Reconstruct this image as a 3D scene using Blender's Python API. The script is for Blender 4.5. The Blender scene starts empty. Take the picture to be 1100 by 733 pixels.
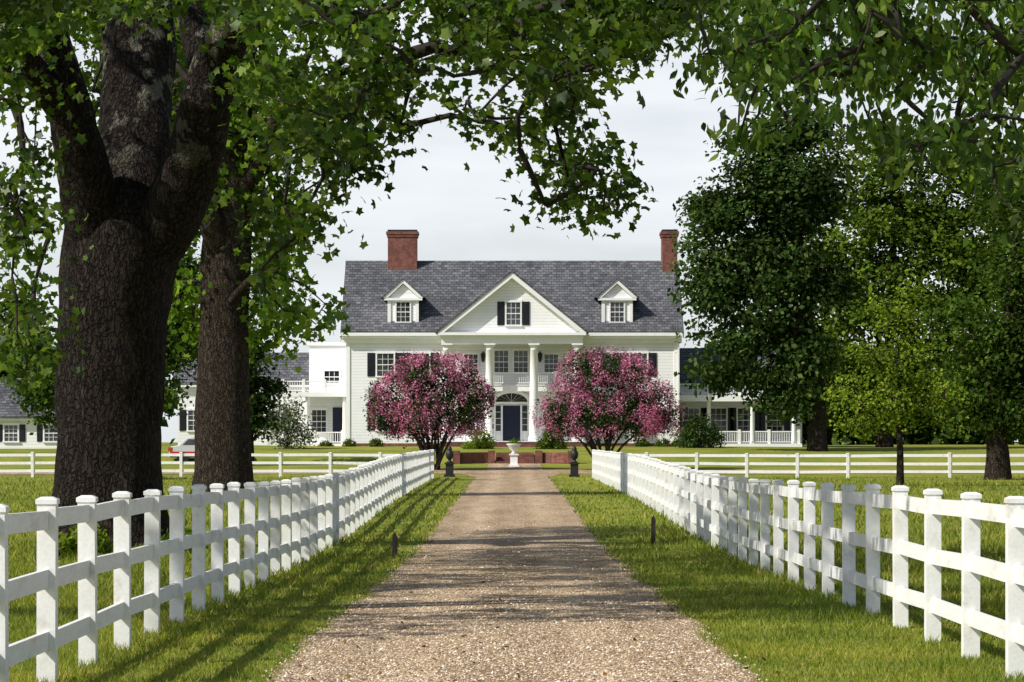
import bpy, math, random
import numpy as np
from mathutils import Vector, noise as mnoise
random.seed(7); RNG=np.random.default_rng(7)
F=3300.0; CH=1.7
def P(px,py,D): return Vector(((px-550)*D/F, D, CH+(475-py)*D/F))
scene=bpy.context.scene
# ------------------------------------------------------------------ helpers
def link(o,parent=None):
    scene.collection.objects.link(o)
    if parent: o.parent=parent
    return o
def empty(name,parent=None):
    e=bpy.data.objects.new(name,None); return link(e,parent)
def mesh_np(name,V,F_flat,starts,mat,parent=None,smooth=False):
    me=bpy.data.meshes.new(name)
    V=np.asarray(V,dtype=np.float32); F_flat=np.asarray(F_flat,dtype=np.int32); starts=np.asarray(starts,dtype=np.int32)
    me.vertices.add(len(V)); me.vertices.foreach_set('co',V.ravel())
    me.loops.add(len(F_flat)); me.loops.foreach_set('vertex_index',F_flat)
    me.polygons.add(len(starts)); me.polygons.foreach_set('loop_start',starts)
    me.polygons.foreach_set('use_smooth',np.full(len(starts),bool(smooth)))
    me.update(calc_edges=True)
    me.materials.append(mat)
    return link(bpy.data.objects.new(name,me),parent)
class Acc:
    def __init__(s): s.v=[]; s.f=[]
    def add(s,vs,fs):
        n=len(s.v); s.v+=[tuple(v) for v in vs]; s.f+=[[n+i for i in f] for f in fs]
    def box(s,x0,x1,y0,y1,z0,z1):
        s.add([(x0,y0,z0),(x1,y0,z0),(x1,y1,z0),(x0,y1,z0),(x0,y0,z1),(x1,y0,z1),(x1,y1,z1),(x0,y1,z1)],
              [(0,3,2,1),(4,5,6,7),(0,1,5,4),(1,2,6,5),(2,3,7,6),(3,0,4,7)])
    def prismY(s,poly,y0,y1):   # poly of (x,z) CCW seen from -Y
        n=len(poly)
        s.add([(x,y0,z) for x,z in poly]+[(x,y1,z) for x,z in poly],
              [list(range(n)),[n+i for i in reversed(range(n))]]+[[i,n+i,n+(i+1)%n,(i+1)%n] for i in range(n)])
    def prismX(s,poly,x0,x1):   # poly of (y,z)
        n=len(poly)
        s.add([(x0,y,z) for y,z in poly]+[(x1,y,z) for y,z in poly],
              [list(range(n)),[n+i for i in reversed(range(n))]]+[[i,n+i,n+(i+1)%n,(i+1)%n] for i in range(n)])
    def lathe(s,cx,cy,prof,n=20):
        vs=[];fs=[]
        for r,z in prof:
            for k in range(n):
                a=2*math.pi*k/n; vs.append((cx+r*math.cos(a),cy+r*math.sin(a),z))
        for i in range(len(prof)-1):
            for k in range(n):
                fs.append([i*n+k,i*n+(k+1)%n,(i+1)*n+(k+1)%n,(i+1)*n+k])
        fs.append([k for k in reversed(range(n))]); fs.append([(len(prof)-1)*n+k for k in range(n)])
        s.add(vs,fs)
    def tube(s,pts,rad,n=6,rough=0.0):
        pts=[Vector(p) for p in pts]; m=len(pts); vs=[];fs=[]
        prev=None
        for i in range(m):
            t=(pts[min(i+1,m-1)]-pts[max(i-1,0)])
            if t.length<1e-6: t=Vector((0,0,1))
            t.normalize()
            if prev is None:
                a=Vector((1,0,0)) if abs(t.x)<.8 else Vector((0,1,0))
                u=(a-t*a.dot(t)).normalized()
            else: 
                u=(prev-t*prev.dot(t))
                u=u.normalized() if u.length>1e-6 else Vector((1,0,0))
            prev=u; w=t.cross(u)
            for k in range(n):
                a=2*math.pi*k/n; d=u*math.cos(a)+w*math.sin(a); r=rad[i]
                if rough:
                    p=pts[i]+d*r
                    r*=1+rough*(mnoise.noise(Vector((p.x*1.6,p.y*1.6,p.z*.5)))+.5*mnoise.noise(Vector((p.x*5,p.y*5,p.z*1.5))))
                vs.append(pts[i]+d*r)
        for i in range(m-1):
            for k in range(n): fs.append([i*n+k,i*n+(k+1)%n,(i+1)*n+(k+1)%n,(i+1)*n+k])
        fs.append([(m-1)*n+k for k in range(n)])
        s.add(vs,fs)
    def obj(s,name,mat,parent=None,smooth=False):
        if not s.v: return None
        flat=[i for f in s.f for i in f]; st=[];c=0
        for f in s.f: st.append(c); c+=len(f)
        return mesh_np(name,s.v,flat,st,mat,parent,smooth)
def spline(pts,rad,k=6):
    pts=[Vector(p) for p in pts]; out=[];ro=[]
    n=len(pts)
    for i in range(n-1):
        p0=pts[max(i-1,0)];p1=pts[i];p2=pts[i+1];p3=pts[min(i+2,n-1)]
        for j in range(k):
            t=j/k
            out.append(.5*((2*p1)+(p2-p0)*t+(2*p0-5*p1+4*p2-p3)*t*t+(3*p1-p0-3*p2+p3)*t**3))
            ro.append(rad[i]*(1-t)+rad[i+1]*t)
    out.append(pts[-1]); ro.append(rad[-1]); return out,ro
# ------------------------------------------------------------------ materials
class NT:
    def __init__(s,name):
        s.m=bpy.data.materials.new(name); s.m.use_nodes=True; s.t=s.m.node_tree
        s.t.nodes.clear(); s.out=s.n('ShaderNodeOutputMaterial')
    def n(s,typ,**kw):
        nd=s.t.nodes.new(typ)
        for k,v in kw.items(): setattr(nd,k,v)
        return nd
    def l(s,a,b): s.t.links.new(a,b)
    def noise(s,scale,detail=4,vec=None,rough=.55):
        nd=s.n('ShaderNodeTexNoise'); nd.inputs['Scale'].default_value=scale; nd.inputs['Detail'].default_value=detail
        nd.inputs['Roughness'].default_value=rough
        if vec is None: vec=s.coord()
        s.l(vec,nd.inputs['Vector']); return nd.outputs['Fac']
    def coord(s):
        if not hasattr(s,'tc'): s.tc=s.n('ShaderNodeTexCoord')
        return s.tc.outputs['Object']
    def mapv(s,sc):
        mp=s.n('ShaderNodeMapping'); s.l(s.coord(),mp.inputs['Vector']); mp.inputs['Scale'].default_value=sc; return mp.outputs['Vector']
    def ramp(s,fac,stops):
        r=s.n('ShaderNodeValToRGB'); s.l(fac,r.inputs['Fac']); e=r.color_ramp.elements
        while len(e)<len(stops): e.new(.5)
        for i,(p,c) in enumerate(stops):
            e[i].position=p; e[i].color=(*c,1) if len(c)==3 else c
        return r.outputs['Color']
    def mix(s,fac,a,b,mode='MIX'):
        m=s.n('ShaderNodeMix',data_type='RGBA',blend_type=mode)
        if isinstance(fac,(int,float)): m.inputs[0].default_value=fac
        else: s.l(fac,m.inputs[0])
        for sock,v in ((m.inputs[6],a),(m.inputs[7],b)):
            if isinstance(v,tuple): sock.default_value=(*v,1)
            else: s.l(v,sock)
        return m.outputs[2]
    def math(s,op,a,b=None):
        m=s.n('ShaderNodeMath',operation=op)
        for i,v in enumerate((a,b)):
            if v is None: continue
            if isinstance(v,(int,float)): m.inputs[i].default_value=v
            else: s.l(v,m.inputs[i])
        return m.outputs[0]
    def bsdf(s,col,rough=.7,bump=None,bs=.5,bd=.02,spec=.3,metal=0):
        b=s.n('ShaderNodeBsdfPrincipled')
        if isinstance(col,tuple): b.inputs['Base Color'].default_value=(*col,1)
        else: s.l(col,b.inputs['Base Color'])
        b.inputs['Roughness'].default_value=rough; b.inputs['Specular IOR Level'].default_value=spec
        b.inputs['Metallic'].default_value=metal
        if bump is not None:
            bn=s.n('ShaderNodeBump'); bn.inputs['Strength'].default_value=bs; bn.inputs['Distance'].default_value=bd
            s.l(bump,bn.inputs['Height']); s.l(bn.outputs['Normal'],b.inputs['Normal'])
        return b
    def done(s,b): s.l(b.outputs[0],s.out.inputs['Surface']); return s.m
def leafmat(name,c1,c2,c3,trans=.35,scale=.5,tcol=1.5,lo=.6,gloss=False):
    t=NT(name); g=t.n('ShaderNodeNewGeometry')
    base=t.ramp(g.outputs['Random Per Island'],[(0,c1),(.55,c2),(1,c3)])
    nz=t.noise(scale,2); v=t.ramp(nz,[(.35,(lo,lo,lo)),(.65,(1.3,1.3,1.15))])
    col=t.mix(1.0,base,v,'MULTIPLY')
    if gloss: b=t.bsdf(col,.45,spec=.3)
    else: b=t.n('ShaderNodeBsdfDiffuse'); t.l(col,b.inputs['Color'])
    tr=t.n('ShaderNodeBsdfTranslucent'); tc=t.mix(1.0,col,(tcol,tcol*1.05,tcol*.6),'MULTIPLY'); t.l(tc,tr.inputs['Color'])
    ms=t.n('ShaderNodeMixShader'); ms.inputs[0].default_value=trans
    t.l(b.outputs[0],ms.inputs[1]); t.l(tr.outputs[0],ms.inputs[2]); t.l(ms.outputs[0],t.out.inputs['Surface']); return t.m
def simple(name,c1,c2,scale=3,rough=.6,bs=.3,bd=.01,spec=.3,metal=0,detail=5):
    t=NT(name); nz=t.noise(scale,detail); col=t.ramp(nz,[(.3,c1),(.7,c2)])
    return t.done(t.bsdf(col,rough,nz,bs,bd,spec,metal))
# grass ground
t=NT('grass_ground')
n1=t.noise(.12,4); n2=t.noise(1.1,5); n3=t.noise(25,4); n5=t.noise(.45,3)
c=t.ramp(n1,[(.35,(.17,.22,.028)),(.65,(.26,.29,.048))])
c=t.mix(t.math('MULTIPLY',n2,.6),c,(.34,.31,.10)); d=t.ramp(n3,[(.3,(.6,.6,.5)),(.7,(1.3,1.3,1.2))]); c=t.mix(1.0,c,d,'MULTIPLY')
c=t.mix(1.0,c,t.ramp(n5,[(.35,(.72,.80,.75)),(.65,(1.15,1.08,1.0))]),'MULTIPLY')
M_ground=t.done(t.bsdf(c,.95,n3,.8,.04,spec=.05))
# gravel
t=NT('gravel')
vo=t.n('ShaderNodeTexVoronoi'); vo.inputs['Scale'].default_value=36; t.l(t.coord(),vo.inputs['Vector'])
sep=t.n('ShaderNodeSeparateColor'); t.l(vo.outputs['Color'],sep.inputs[0])
c=t.ramp(sep.outputs[0],[(0,(.26,.175,.105)),(.3,(.58,.43,.285)),(.7,(.78,.61,.43)),(1,(.88,.76,.60))])
n1=t.noise(1.0,5,t.mapv((1.6,.25,1))); v=t.ramp(n1,[(.3,(.74,.69,.62)),(.7,(1.10,1.09,1.07))]); c=t.mix(1.0,c,v,'MULTIPLY')
n4=t.noise(9,5); v2=t.ramp(n4,[(.3,(.62,.58,.54)),(.62,(1.08,1.08,1.08))]); c=t.mix(.85,c,v2,'MULTIPLY')
# worn wheel tracks: packed, paler bands either side of the crown
sx=t.n('ShaderNodeSeparateXYZ'); t.l(t.coord(),sx.inputs[0])
dx=t.math('ABSOLUTE',t.math('SUBTRACT',t.math('ABSOLUTE',sx.outputs['X']),.78))
wt=t.ramp(t.math('ADD',dx,t.math('MULTIPLY',n1,.35)),[(.30,(1.10,1.09,1.07)),(.62,(.88,.86,.83))]); c=t.mix(1.0,c,wt,'MULTIPLY')
h=t.math('ADD',t.math('MULTIPLY',vo.outputs['Distance'],-1.0),n4)
M_gravel=t.done(t.bsdf(c,.95,h,1.0,.04,spec=.1))
t=NT('pebble'); g=t.n('ShaderNodeNewGeometry')
M_peb=t.done(t.bsdf(t.ramp(g.outputs['Random Per Island'],[(0,(.14,.095,.06)),(.35,(.52,.38,.25)),(.8,(.78,.63,.47)),(1,(.85,.79,.7))]),.85,spec=.15))
t=NT('grass_blade'); g=t.n('ShaderNodeNewGeometry')
c=t.ramp(g.outputs['Random Per Island'],[(0,(.12,.175,.02)),(.5,(.24,.305,.042)),(.85,(.34,.37,.07)),(1,(.52,.45,.2))])
nz=t.noise(.45,3); c=t.mix(1.0,c,t.ramp(nz,[(.3,(.60,.74,.68)),(.7,(1.3,1.13,1.0))]),'MULTIPLY')
b=t.n('ShaderNodeBsdfDiffuse'); t.l(c,b.inputs['Color']); tr=t.n('ShaderNodeBsdfTranslucent'); t.l(c,tr.inputs['Color']); ms=t.n('ShaderNodeMixShader'); ms.inputs[0].default_value=.4
t.l(b.outputs[0],ms.inputs[1]); t.l(tr.outputs[0],ms.inputs[2]); t.l(ms.outputs[0],t.out.inputs['Surface']); M_blade=t.m
# fence paint
t=NT('fence_paint')
n1=t.noise(2,6,t.mapv((3,.9,3))); n2=t.noise(40,4,t.mapv((1,.15,1)))
c=t.ramp(n1,[(.22,(.60,.57,.50)),(.42,(.80,.80,.78)),(.8,(.86,.86,.86))]); c=t.mix(.2,c,t.ramp(n2,[(.3,(.5,.5,.48)),(.6,(1,1,1))]),'MULTIPLY')
M_fence=t.done(t.bsdf(c,.6,n2,.1,.004,spec=.2))
# siding
t=NT('white_clapboard')
sx=t.n('ShaderNodeSeparateXYZ'); t.l(t.coord(),sx.inputs[0])
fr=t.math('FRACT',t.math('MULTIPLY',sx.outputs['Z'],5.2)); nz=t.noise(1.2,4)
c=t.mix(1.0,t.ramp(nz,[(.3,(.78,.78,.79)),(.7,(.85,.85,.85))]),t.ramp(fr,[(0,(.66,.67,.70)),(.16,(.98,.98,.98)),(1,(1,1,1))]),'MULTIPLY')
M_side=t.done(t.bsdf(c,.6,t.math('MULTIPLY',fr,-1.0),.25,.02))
M_trim=simple('white_trim',(.79,.79,.78),(.86,.86,.85),2,.5,.1)
M_shut=simple('black_shutter',(.012,.014,.02),(.022,.024,.032),6,.45,.2)
M_door=simple('navy_door',(.01,.014,.035),(.016,.02,.05),6,.4,.1)
M_iron=simple('dark_iron',(.012,.011,.012),(.03,.028,.027),20,.5,.3)
t=NT('window_glass'); nz=t.noise(.6,2)
M_glass=t.done(t.bsdf(t.ramp(nz,[(.4,(.012,.015,.02)),(.65,(.05,.055,.06))]),.06,spec=.6))
def brick(name,c1,c2,mo,sc,w=.5,h=.25,rough=.85,off=(0,0)):
    t=NT(name); tc=t.coord(); sx=t.n('ShaderNodeSeparateXYZ'); t.l(tc,sx.inputs[0])
    cb=t.n('ShaderNodeCombineXYZ'); t.l(t.math('ADD',sx.outputs['X'],t.math('MULTIPLY',sx.outputs['Y'],.9 if off[0]==0 else 0)),cb.inputs[0]); t.l(sx.outputs['Z'],cb.inputs[1])
    b=t.n('ShaderNodeTexBrick'); b.inputs['Scale'].default_value=sc; b.inputs['Brick Width'].default_value=w; b.inputs['Row Height'].default_value=h
    b.inputs['Color1'].default_value=(*c1,1); b.inputs['Color2'].default_value=(*c2,1); b.inputs['Mortar'].default_value=(*mo,1); b.inputs['Mortar Size'].default_value=.02
    t.l(cb.outputs[0],b.inputs['Vector']); nz=t.noise(3,6); nl=t.noise(.35,4)
    c=t.mix(1.0,b.outputs['Color'],t.ramp(nz,[(.3,(.65,.65,.65)),(.7,(1.25,1.25,1.25))]),'MULTIPLY')
    c=t.mix(1.0,c,t.ramp(nl,[(.3,(.8,.8,.8)),(.7,(1.15,1.15,1.15))]),'MULTIPLY')
    return t.done(t.bsdf(c,rough,b.outputs['Fac'],-.4,.02,spec=.2))
M_brick=brick('red_brick',(.15,.045,.033),(.25,.08,.056),(.2,.16,.14),4.2,.5,.25)
M_roof=brick('slate_roof',(.085,.088,.10),(.17,.172,.186),(.045,.046,.052),1.0,.34,.17,.8,off=(1,0))
# bark
def bark(name,ca,cb_,cc,pale,vs=2.1):
    t=NT(name); v=t.mapv((9,9,2.6)); n1=t.noise(1.8,8,v,.68); n2=t.noise(1.7,5); n3=t.noise(7,6)
    c=t.ramp(n1,[(.3,ca),(.55,cb_),(.75,cc)])
    vw=t.n('ShaderNodeTexVoronoi'); vw.feature='DISTANCE_TO_EDGE'; vw.inputs['Scale'].default_value=vs
    nn=t.n('ShaderNodeTexNoise'); nn.inputs['Scale'].default_value=5; t.l(t.coord(),nn.inputs['Vector'])
    ad=t.n('ShaderNodeVectorMath',operation='MULTIPLY_ADD'); t.l(nn.outputs['Color'],ad.inputs[0]); ad.inputs[1].default_value=(1.3,1.3,1.3); t.l(t.mapv((5.5,5.5,1.5)),ad.inputs[2])
    t.l(ad.outputs[0],vw.inputs['Vector'])
    cr=t.ramp(vw.outputs['Distance'],[(0,(.34,.34,.34)),(.18,(1.05,1.05,1.05))]); c=t.mix(1.0,c,cr,'MULTIPLY')
    sx=t.n('ShaderNodeSeparateXYZ'); t.l(t.coord(),sx.inputs[0])
    hf=t.n('ShaderNodeMapRange'); t.l(sx.outputs['Z'],hf.inputs[0]); hf.inputs[1].default_value=5.6; hf.inputs[2].default_value=8.5
    rm=t.ramp(t.math('ADD',n2,t.math('MULTIPLY',n3,.35)),[(.73,(0,0,0)),(.78,(1,1,1))])
    pf=t.math('MULTIPLY',rm,hf.outputs[0])
    c=t.mix(t.math('MULTIPLY',pf,pale),c,(.26,.25,.19))
    return t.done(t.bsdf(c,.95,t.math('ADD',n1,t.math('MINIMUM',t.math('MULTIPLY',vw.outputs['Distance'],3.0),.5)),1.0,.09,spec=.1))
M_bark=bark('bark',(.012,.009,.008),(.036,.028,.023),(.08,.064,.053),.65)
M_bark2=bark('bark_grey',(.022,.016,.012),(.058,.044,.033),(.115,.09,.066),.1)
M_twig=simple('twig',(.02,.016,.013),(.045,.036,.03),4,.9,.2)
L_syc=leafmat('sycamore_leaf',(.034,.075,.008),(.072,.13,.014),(.16,.22,.03),.44,.45,2.1,.36,True)
L_syc2=leafmat('sycamore_leaf_pale',(.05,.10,.01),(.10,.175,.02),(.17,.24,.035),.42,.4,1.8)
L_dark=leafmat('dark_leaf',(.020,.044,.011),(.041,.078,.020),(.10,.145,.045),.22,.30,1.5,.45)
L_mid=leafmat('mid_leaf',(.05,.095,.014),(.10,.16,.021),(.17,.235,.035),.32,.25,1.5,.5)
L_mid2=leafmat('mid_leaf_deep',(.028,.062,.011),(.055,.10,.018),(.105,.16,.03),.28,.3,1.5,.45)
L_yel=leafmat('young_leaf',(.09,.15,.014),(.175,.24,.026),(.27,.33,.05),.35,.5)
L_box=leafmat('boxwood_leaf',(.04,.08,.012),(.08,.13,.02),(.14,.19,.03),.2,2)
L_pale=leafmat('shrub_leaf_pale',(.05,.07,.03),(.10,.13,.06),(.32,.34,.28),.2,1)
L_crg=leafmat('crepe_leaf',(.012,.035,.012),(.03,.06,.018),(.06,.10,.028),.2,1)
L_pink=leafmat('crepe_flower',(.32,.065,.18),(.54,.17,.34),(.76,.38,.56),.25,.9,1.1,.65)
L_dry=leafmat('dry_leaf',(.10,.06,.03),(.2,.13,.06),(.3,.2,.1),.1,1,1)
# ------------------------------------------------------------------ terrain
def gz(x,y):
    b=float(np.interp(y,[150,172,174.5,191,400],[0,.5,.95,1.42,1.42]))-.22*math.exp(-((y-55)/24)**2)
    ax=abs(x)
    if ax>6: b+=min((ax-6)/10,1)*.12*mnoise.noise(Vector((x*.06,y*.06,3)))
    return b
xs=sorted(set([-1500,-900,-500,-300,-200,-140,-100,-80,-65,-52]+[-44+4*i for i in range(8)]+[-14+i for i in range(29)]+[16+4*i for i in range(8)]+[52,65,80,100,140,200,300,500,900,1500]))
ys=sorted(set([-60,-40,-20]+[2*i for i in range(0,110)]+[172,174.5,225,240,270,320,400,550,800,1300,2500]))
V=[(x,y,gz(x,y)) for y in ys for x in xs]; nx=len(xs)
Fs=[];st=[]
for j in range(len(ys)-1):
    for i in range(nx-1):
        st.append(len(Fs)); a=j*nx+i; Fs+=[a,a+1,a+nx+1,a+nx]
mesh_np('ground',V,Fs,st,M_ground,None,True)
def rhalf(y):
    return float(np.interp(y,[0,30,60,90,148,156],[1.85,1.78,1.66,1.64,1.75,2.6]))
def edge(y,s): return rhalf(y)+.14*mnoise.noise(Vector((s*7,y*.35,1)))+.08*mnoise.noise(Vector((s*3,y*1.7,5)))
A=Acc(); yy=[-30+.5*i for i in range(int(188/.5))]+[158]
vs=[];fs=[]
for y in yy:
    l=-edge(y,-1); r=edge(y,1)
    for k in range(5): 
        x=l+(r-l)*k/4; vs.append((x,y,gz(x,y)+.010))
for j in range(len(yy)-1):
    for k in range(4): fs.append([j*5+k,j*5+k+1,j*5+k+6,j*5+k+5])
A.add(vs,fs); A.obj('gravel_driveway',M_gravel,None,True)
A=Acc(); vs=[];fs=[]
xx=[-44+i for i in range(89)]
for x in xx:
    for y in (154,156,158,160): vs.append((x,y+ (.15*mnoise.noise(Vector((x*.7,y,0)))),gz(x,y)+.02))
for i in range(len(xx)-1):
    for k in range(3): a=i*4+k; fs.append([a,a+4,a+5,a+1])
A.add(vs,fs); A.obj('cross_drive',M_gravel,None,True)
A=Acc(); vs=[];fs=[]
for y in (160.2,164,168,171.5):
    vs+=[(-1.3,y,gz(0,y)+.015),(1.6,y,gz(0,y)+.015)]
for i in range(3): fs.append([i*2,i*2+1,i*2+3,i*2+2])
A.add(vs,fs); A.obj('garden_path',M_gravel)
# ------------------------------------------------------------------ grass blades & pebbles
def blades(name,N,zr,seed):
    r=np.random.default_rng(seed)
    py=r.uniform(*zr,N); z=5900/(py-0.0); x=r.uniform(-1.12,1.12,N)*z/6
    eh=np.array([rhalf(v) for v in z])
    en=np.array([mnoise.noise(Vector((math.copysign(7,a),b*.35,1))) for a,b in zip(x,z)])*.14
    keep=(np.abs(x)>eh+en-.06+np.abs(r.normal(0,.05,N))-.04); x=x[keep];z=z[keep]
    n=len(x); g=np.array([gz(a,b) for a,b in zip(x,z)])
    tn=np.array([mnoise.noise(Vector((a*.8,b*.5,2))) for a,b in zip(x,z)])
    hh=r.uniform(.4,1.2,n)*.045*np.clip(z/26,1,2.0)*np.where(np.abs(x)>3.9,1.6,1.0)*(1+.8*tn)
    hh*=np.where((np.abs(np.abs(x)-3.45)<.3),1.5,1.0)
    w=.006*np.clip(z/22,1,4)*r.uniform(.7,1.3,n); a=r.uniform(0,math.pi,n); la=r.uniform(0,2*math.pi,n); ll=hh*r.uniform(.2,1.2,n)
    B=np.stack([x,z,g],1); dx=np.stack([np.cos(a)*w,np.sin(a)*w,0*w],1)
    top=B+np.stack([np.cos(la)*ll,np.sin(la)*ll,hh],1); B[:,2]-=.01
    V=np.stack([B-dx,B+dx,top],1).reshape(-1,3)
    mesh_np(name,V,np.arange(3*n),np.arange(n)*3,M_blade)
blades('grass',240000,(40,330),3)
r=np.random.default_rng(5); N=26000
z=5900/r.uniform(85,320,N); x=r.uniform(-1.8,1.8,N)+r.normal(0,.06,N)
s=r.uniform(.004,.013,N)*np.where(r.random(N)>.96,1.9,1)
oc=np.array([(1,0,0),(0,1,0),(-1,0,0),(0,-1,0),(0,0,.7),(0,0,-.7)])
of=np.array([(0,1,4),(1,2,4),(2,3,4),(3,0,4),(1,0,5),(2,1,5),(3,2,5),(0,3,5)])
g=np.array([gz(a,b) for a,b in zip(x,z)])+.012
V=np.stack([x,z,g],1)[:,None,:]+oc[None]*s[:,None,None]*r.uniform(.6,1.4,(N,6,1))
Fi=(of[None]+np.arange(N)[:,None,None]*6).ravel()
mesh_np('gravel_stones',V.reshape(-1,3),Fi,np.arange(N*8)*3,M_peb)
# ------------------------------------------------------------------ foliage machinery
def tm(outline,cup=.25):
    return np.array([(x,y,-cup*(x*x+y*y)) for i,(x,y) in enumerate(outline)])
mp=[]
for a,rr in [(90,.6),(62,.36),(30,.55),(2,.34),(-32,.44),(-90,.16),(212,.44),(178,.34),(150,.55),(118,.36)]:
    mp.append((rr*math.cos(math.radians(a)),rr*math.sin(math.radians(a))))
T_maple=tm(mp,.5)
T_oval=tm([(0,-.5),(.2,-.2),(.22,.1),(0,.55),(-.22,.1),(-.2,-.2)],.3)
T_dia=tm([(0,-.5),(.36,0),(0,.5),(-.36,0)],.3)
def leaf_mesh(name,C,S,Nn,T,mat,parent,down=False):
    n=len(C); Nn=Nn/np.maximum(np.linalg.norm(Nn,axis=1,keepdims=True),1e-6)
    R=RNG.normal(size=(n,3))
    if down: R=R*.45+np.array([0,0,-1.0])
    b=R-Nn*np.sum(R*Nn,1,keepdims=True); b/=np.maximum(np.linalg.norm(b,axis=1,keepdims=True),1e-6)
    t=np.cross(b,Nn)
    V=C[:,None,:]+S[:,None,None]*(T[None,:,0:1]*t[:,None]+T[None,:,1:2]*b[:,None]+T[None,:,2:3]*Nn[:,None])
    k=len(T); return mesh_np(name,V.reshape(-1,3),np.arange(n*k),np.arange(n)*k,mat,parent,True)
def crown_pts(blobs,n,shell=.45):
    vol=np.array([b[1][0]*b[1][1]*b[1][2] for b in blobs])**.75; pr=vol/vol.sum()
    out=[]
    for i in RNG.choice(len(blobs),n,p=pr):
        c,rd=blobs[i]; d=RNG.normal(size=3); d/=np.linalg.norm(d); out.append(np.array(c)+d*np.array(rd)*RNG.random()**shell)
    return np.array(out)
def pxblobs(L,D,depth=.9):
    s=D/F; return [(tuple(P(a,b,D+(e[0] if e else 0))),(rx*s,max(rx,ry)*s*depth,ry*s)) for a,b,rx,ry,*e in L]
def make_tree(name,limbs,C,per,rc,lsize,T,lmat,bmat,flat=.6,seg=8,up=.6,down=False,rough=0,tw=.009,parent=None,maxr=.12):
    root=parent or empty(name)
    A=Acc(); nodes=[]
    for pts,rad in limbs:
        p,rr=spline(pts,rad,7); A.tube(p,rr,26 if max(rad)>.3 else seg,rough if max(rad)>.2 else 0)
        nodes+=[tuple(q) for q in p[len(p)//3:]]
    A.obj('trunk_and_limbs',bmat,root,True)
    nodes=np.array(nodes); nb=len(nodes)
    d=np.min(np.linalg.norm(C[:,None]-nodes[None],axis=2),axis=1); C=C[np.argsort(d)]
    allp=np.vstack([nodes,C]); par=np.zeros(len(C),int)
    for i in range(len(C)):
        q=allp[:nb+i]; par[i]=np.argmin(np.linalg.norm(q-C[i],axis=1))
    cnt=np.ones(len(C))
    for i in range(len(C)-1,-1,-1):
        if par[i]>=nb: cnt[par[i]-nb]+=cnt[i]
    A=Acc()
    for i in range(len(C)):
        a=Vector(allp[par[i]]); b=Vector(C[i]); r1=min(tw*math.sqrt(cnt[i])+.004,maxr); r0=min(r1*1.25,maxr)
        j=Vector(RNG.normal(size=3))*(b-a).length*.09; mid=(a+b)/2+j+Vector((0,0,.05*(b-a).length))
        A.tube([a,mid,b],[r0,(r0+r1)/2,r1*.7],4)
    A.obj('branches',bmat if rough==0 else M_twig,root,True)
    n=len(C)*per; cc=np.repeat(C,per,0); off=np.clip(RNG.normal(size=(n,3)),-1.75,1.75)*rc*np.array([1,1,flat])*np.repeat(RNG.uniform(.55,1.35,len(C)),per)[:,None]
    L=cc+off; ctr=C.mean(0); out=L-ctr; out/=np.linalg.norm(out,axis=1,keepdims=True)+1e-6
    N=RNG.normal(size=(n,3))*.75+np.array([0,0,up])+out*.5+off/rc*.2
    S=lsize*RNG.uniform(.55,1.25,n)
    leaf_mesh('foliage',L,S,N,T,lmat,root,down)
    return root,L
def V3(px,py,D): return tuple(P(px,py,D))
# ---- foreground sycamore
D=55; s=D/F
def w(px): return px*s/2
def ground_at(px,D):
    x=(px-550)*D/F; return (x,D,gz(x,D)-.15)
tr=[ground_at(118,D),V3(117,560,D),V3(117,500,D),V3(117,430,D),V3(120,350,D),V3(126,290,D),V3(134,245,D),V3(143,205,D)]
limbs=[(tr,[w(160),w(128),w(114),w(110),w(114),w(124),w(120),w(80)]),
 ([V3(120,300,D),V3(102,240,54.6),V3(88,180,54),V3(76,120,53.5),V3(55,50,53),V3(38,-20,52),V3(10,-110,50)],[w(60),w(66),w(56),w(48),w(42),w(38),w(24)]),
 ([V3(80,140,53.8),V3(50,95,53),V3(20,55,52),V3(-20,20,51)],[w(34),w(32),w(29),w(22)]),
 ([V3(134,270,D),V3(141,200,55.4),V3(146,120,56),V3(150,40,56.5),V3(152,-60,57),V3(158,-200,57.5)],[w(100),w(90),w(80),w(76),w(68),w(40)]),
 ([V3(148,285,D),V3(180,235,54.6),V3(204,180,54),V3(220,120,53.5),V3(236,60,53),V3(264,0,52),V3(310,-70,50),V3(380,-120,47),V3(470,-130,45),V3(560,-110,44)],[w(62),w(68),w(60),w(56),w(50),w(42),w(30),w(22),w(16),w(9)]),
 ([V3(226,100,53.5),V3(212,40,54),V3(196,-40,55),V3(190,-150,56)],[w(36),w(34),w(30),w(16)]),
 ([V3(300,-60,50.4),V3(340,10,49),V3(400,70,48),V3(440,95,47)],[w(14),w(10),w(6),w(4)]),
 ([V3(440,-120,45.6),V3(500,-20,45),V3(550,60,44.5),V3(590,120,44),V3(610,190,44)],[w(12),w(9),w(6),w(4),w(2)]),
 ([V3(520,-115,44.4),V3(600,-60,43.5),V3(670,-10,43),V3(720,30,42)],[w(10),w(8),w(5),w(3)]),
]
envx=[-60,0,60,110,180,260,300,340,380,410,440,470,500,530,560,590,620,650,675,700,745]
envy=[75,70,60,90,150,160,185,150,180,165,120,95,120,100,115,130,130,105,55,50,60]
C=[]
while len(C)<660:
    px=random.uniform(-60,745); e=float(np.interp(px,envx,envy)); py=random.uniform(-50,e); Dd=random.uniform(39,50)
    p=P(px,py,Dd); v=mnoise.noise(Vector((px*.016,py*.022,Dd*.05)))
    if v< -.16+.34*max(0,py)/e-.12*(py<30): continue
    if -10<px<285 and py>-25:
        if random.random()<.3: continue
        if py>16 or random.random()<.5:
            if not (px<40 or 262<px): p=P(px,py,random.uniform(58.5,62))
    C.append(tuple(p))
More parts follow.
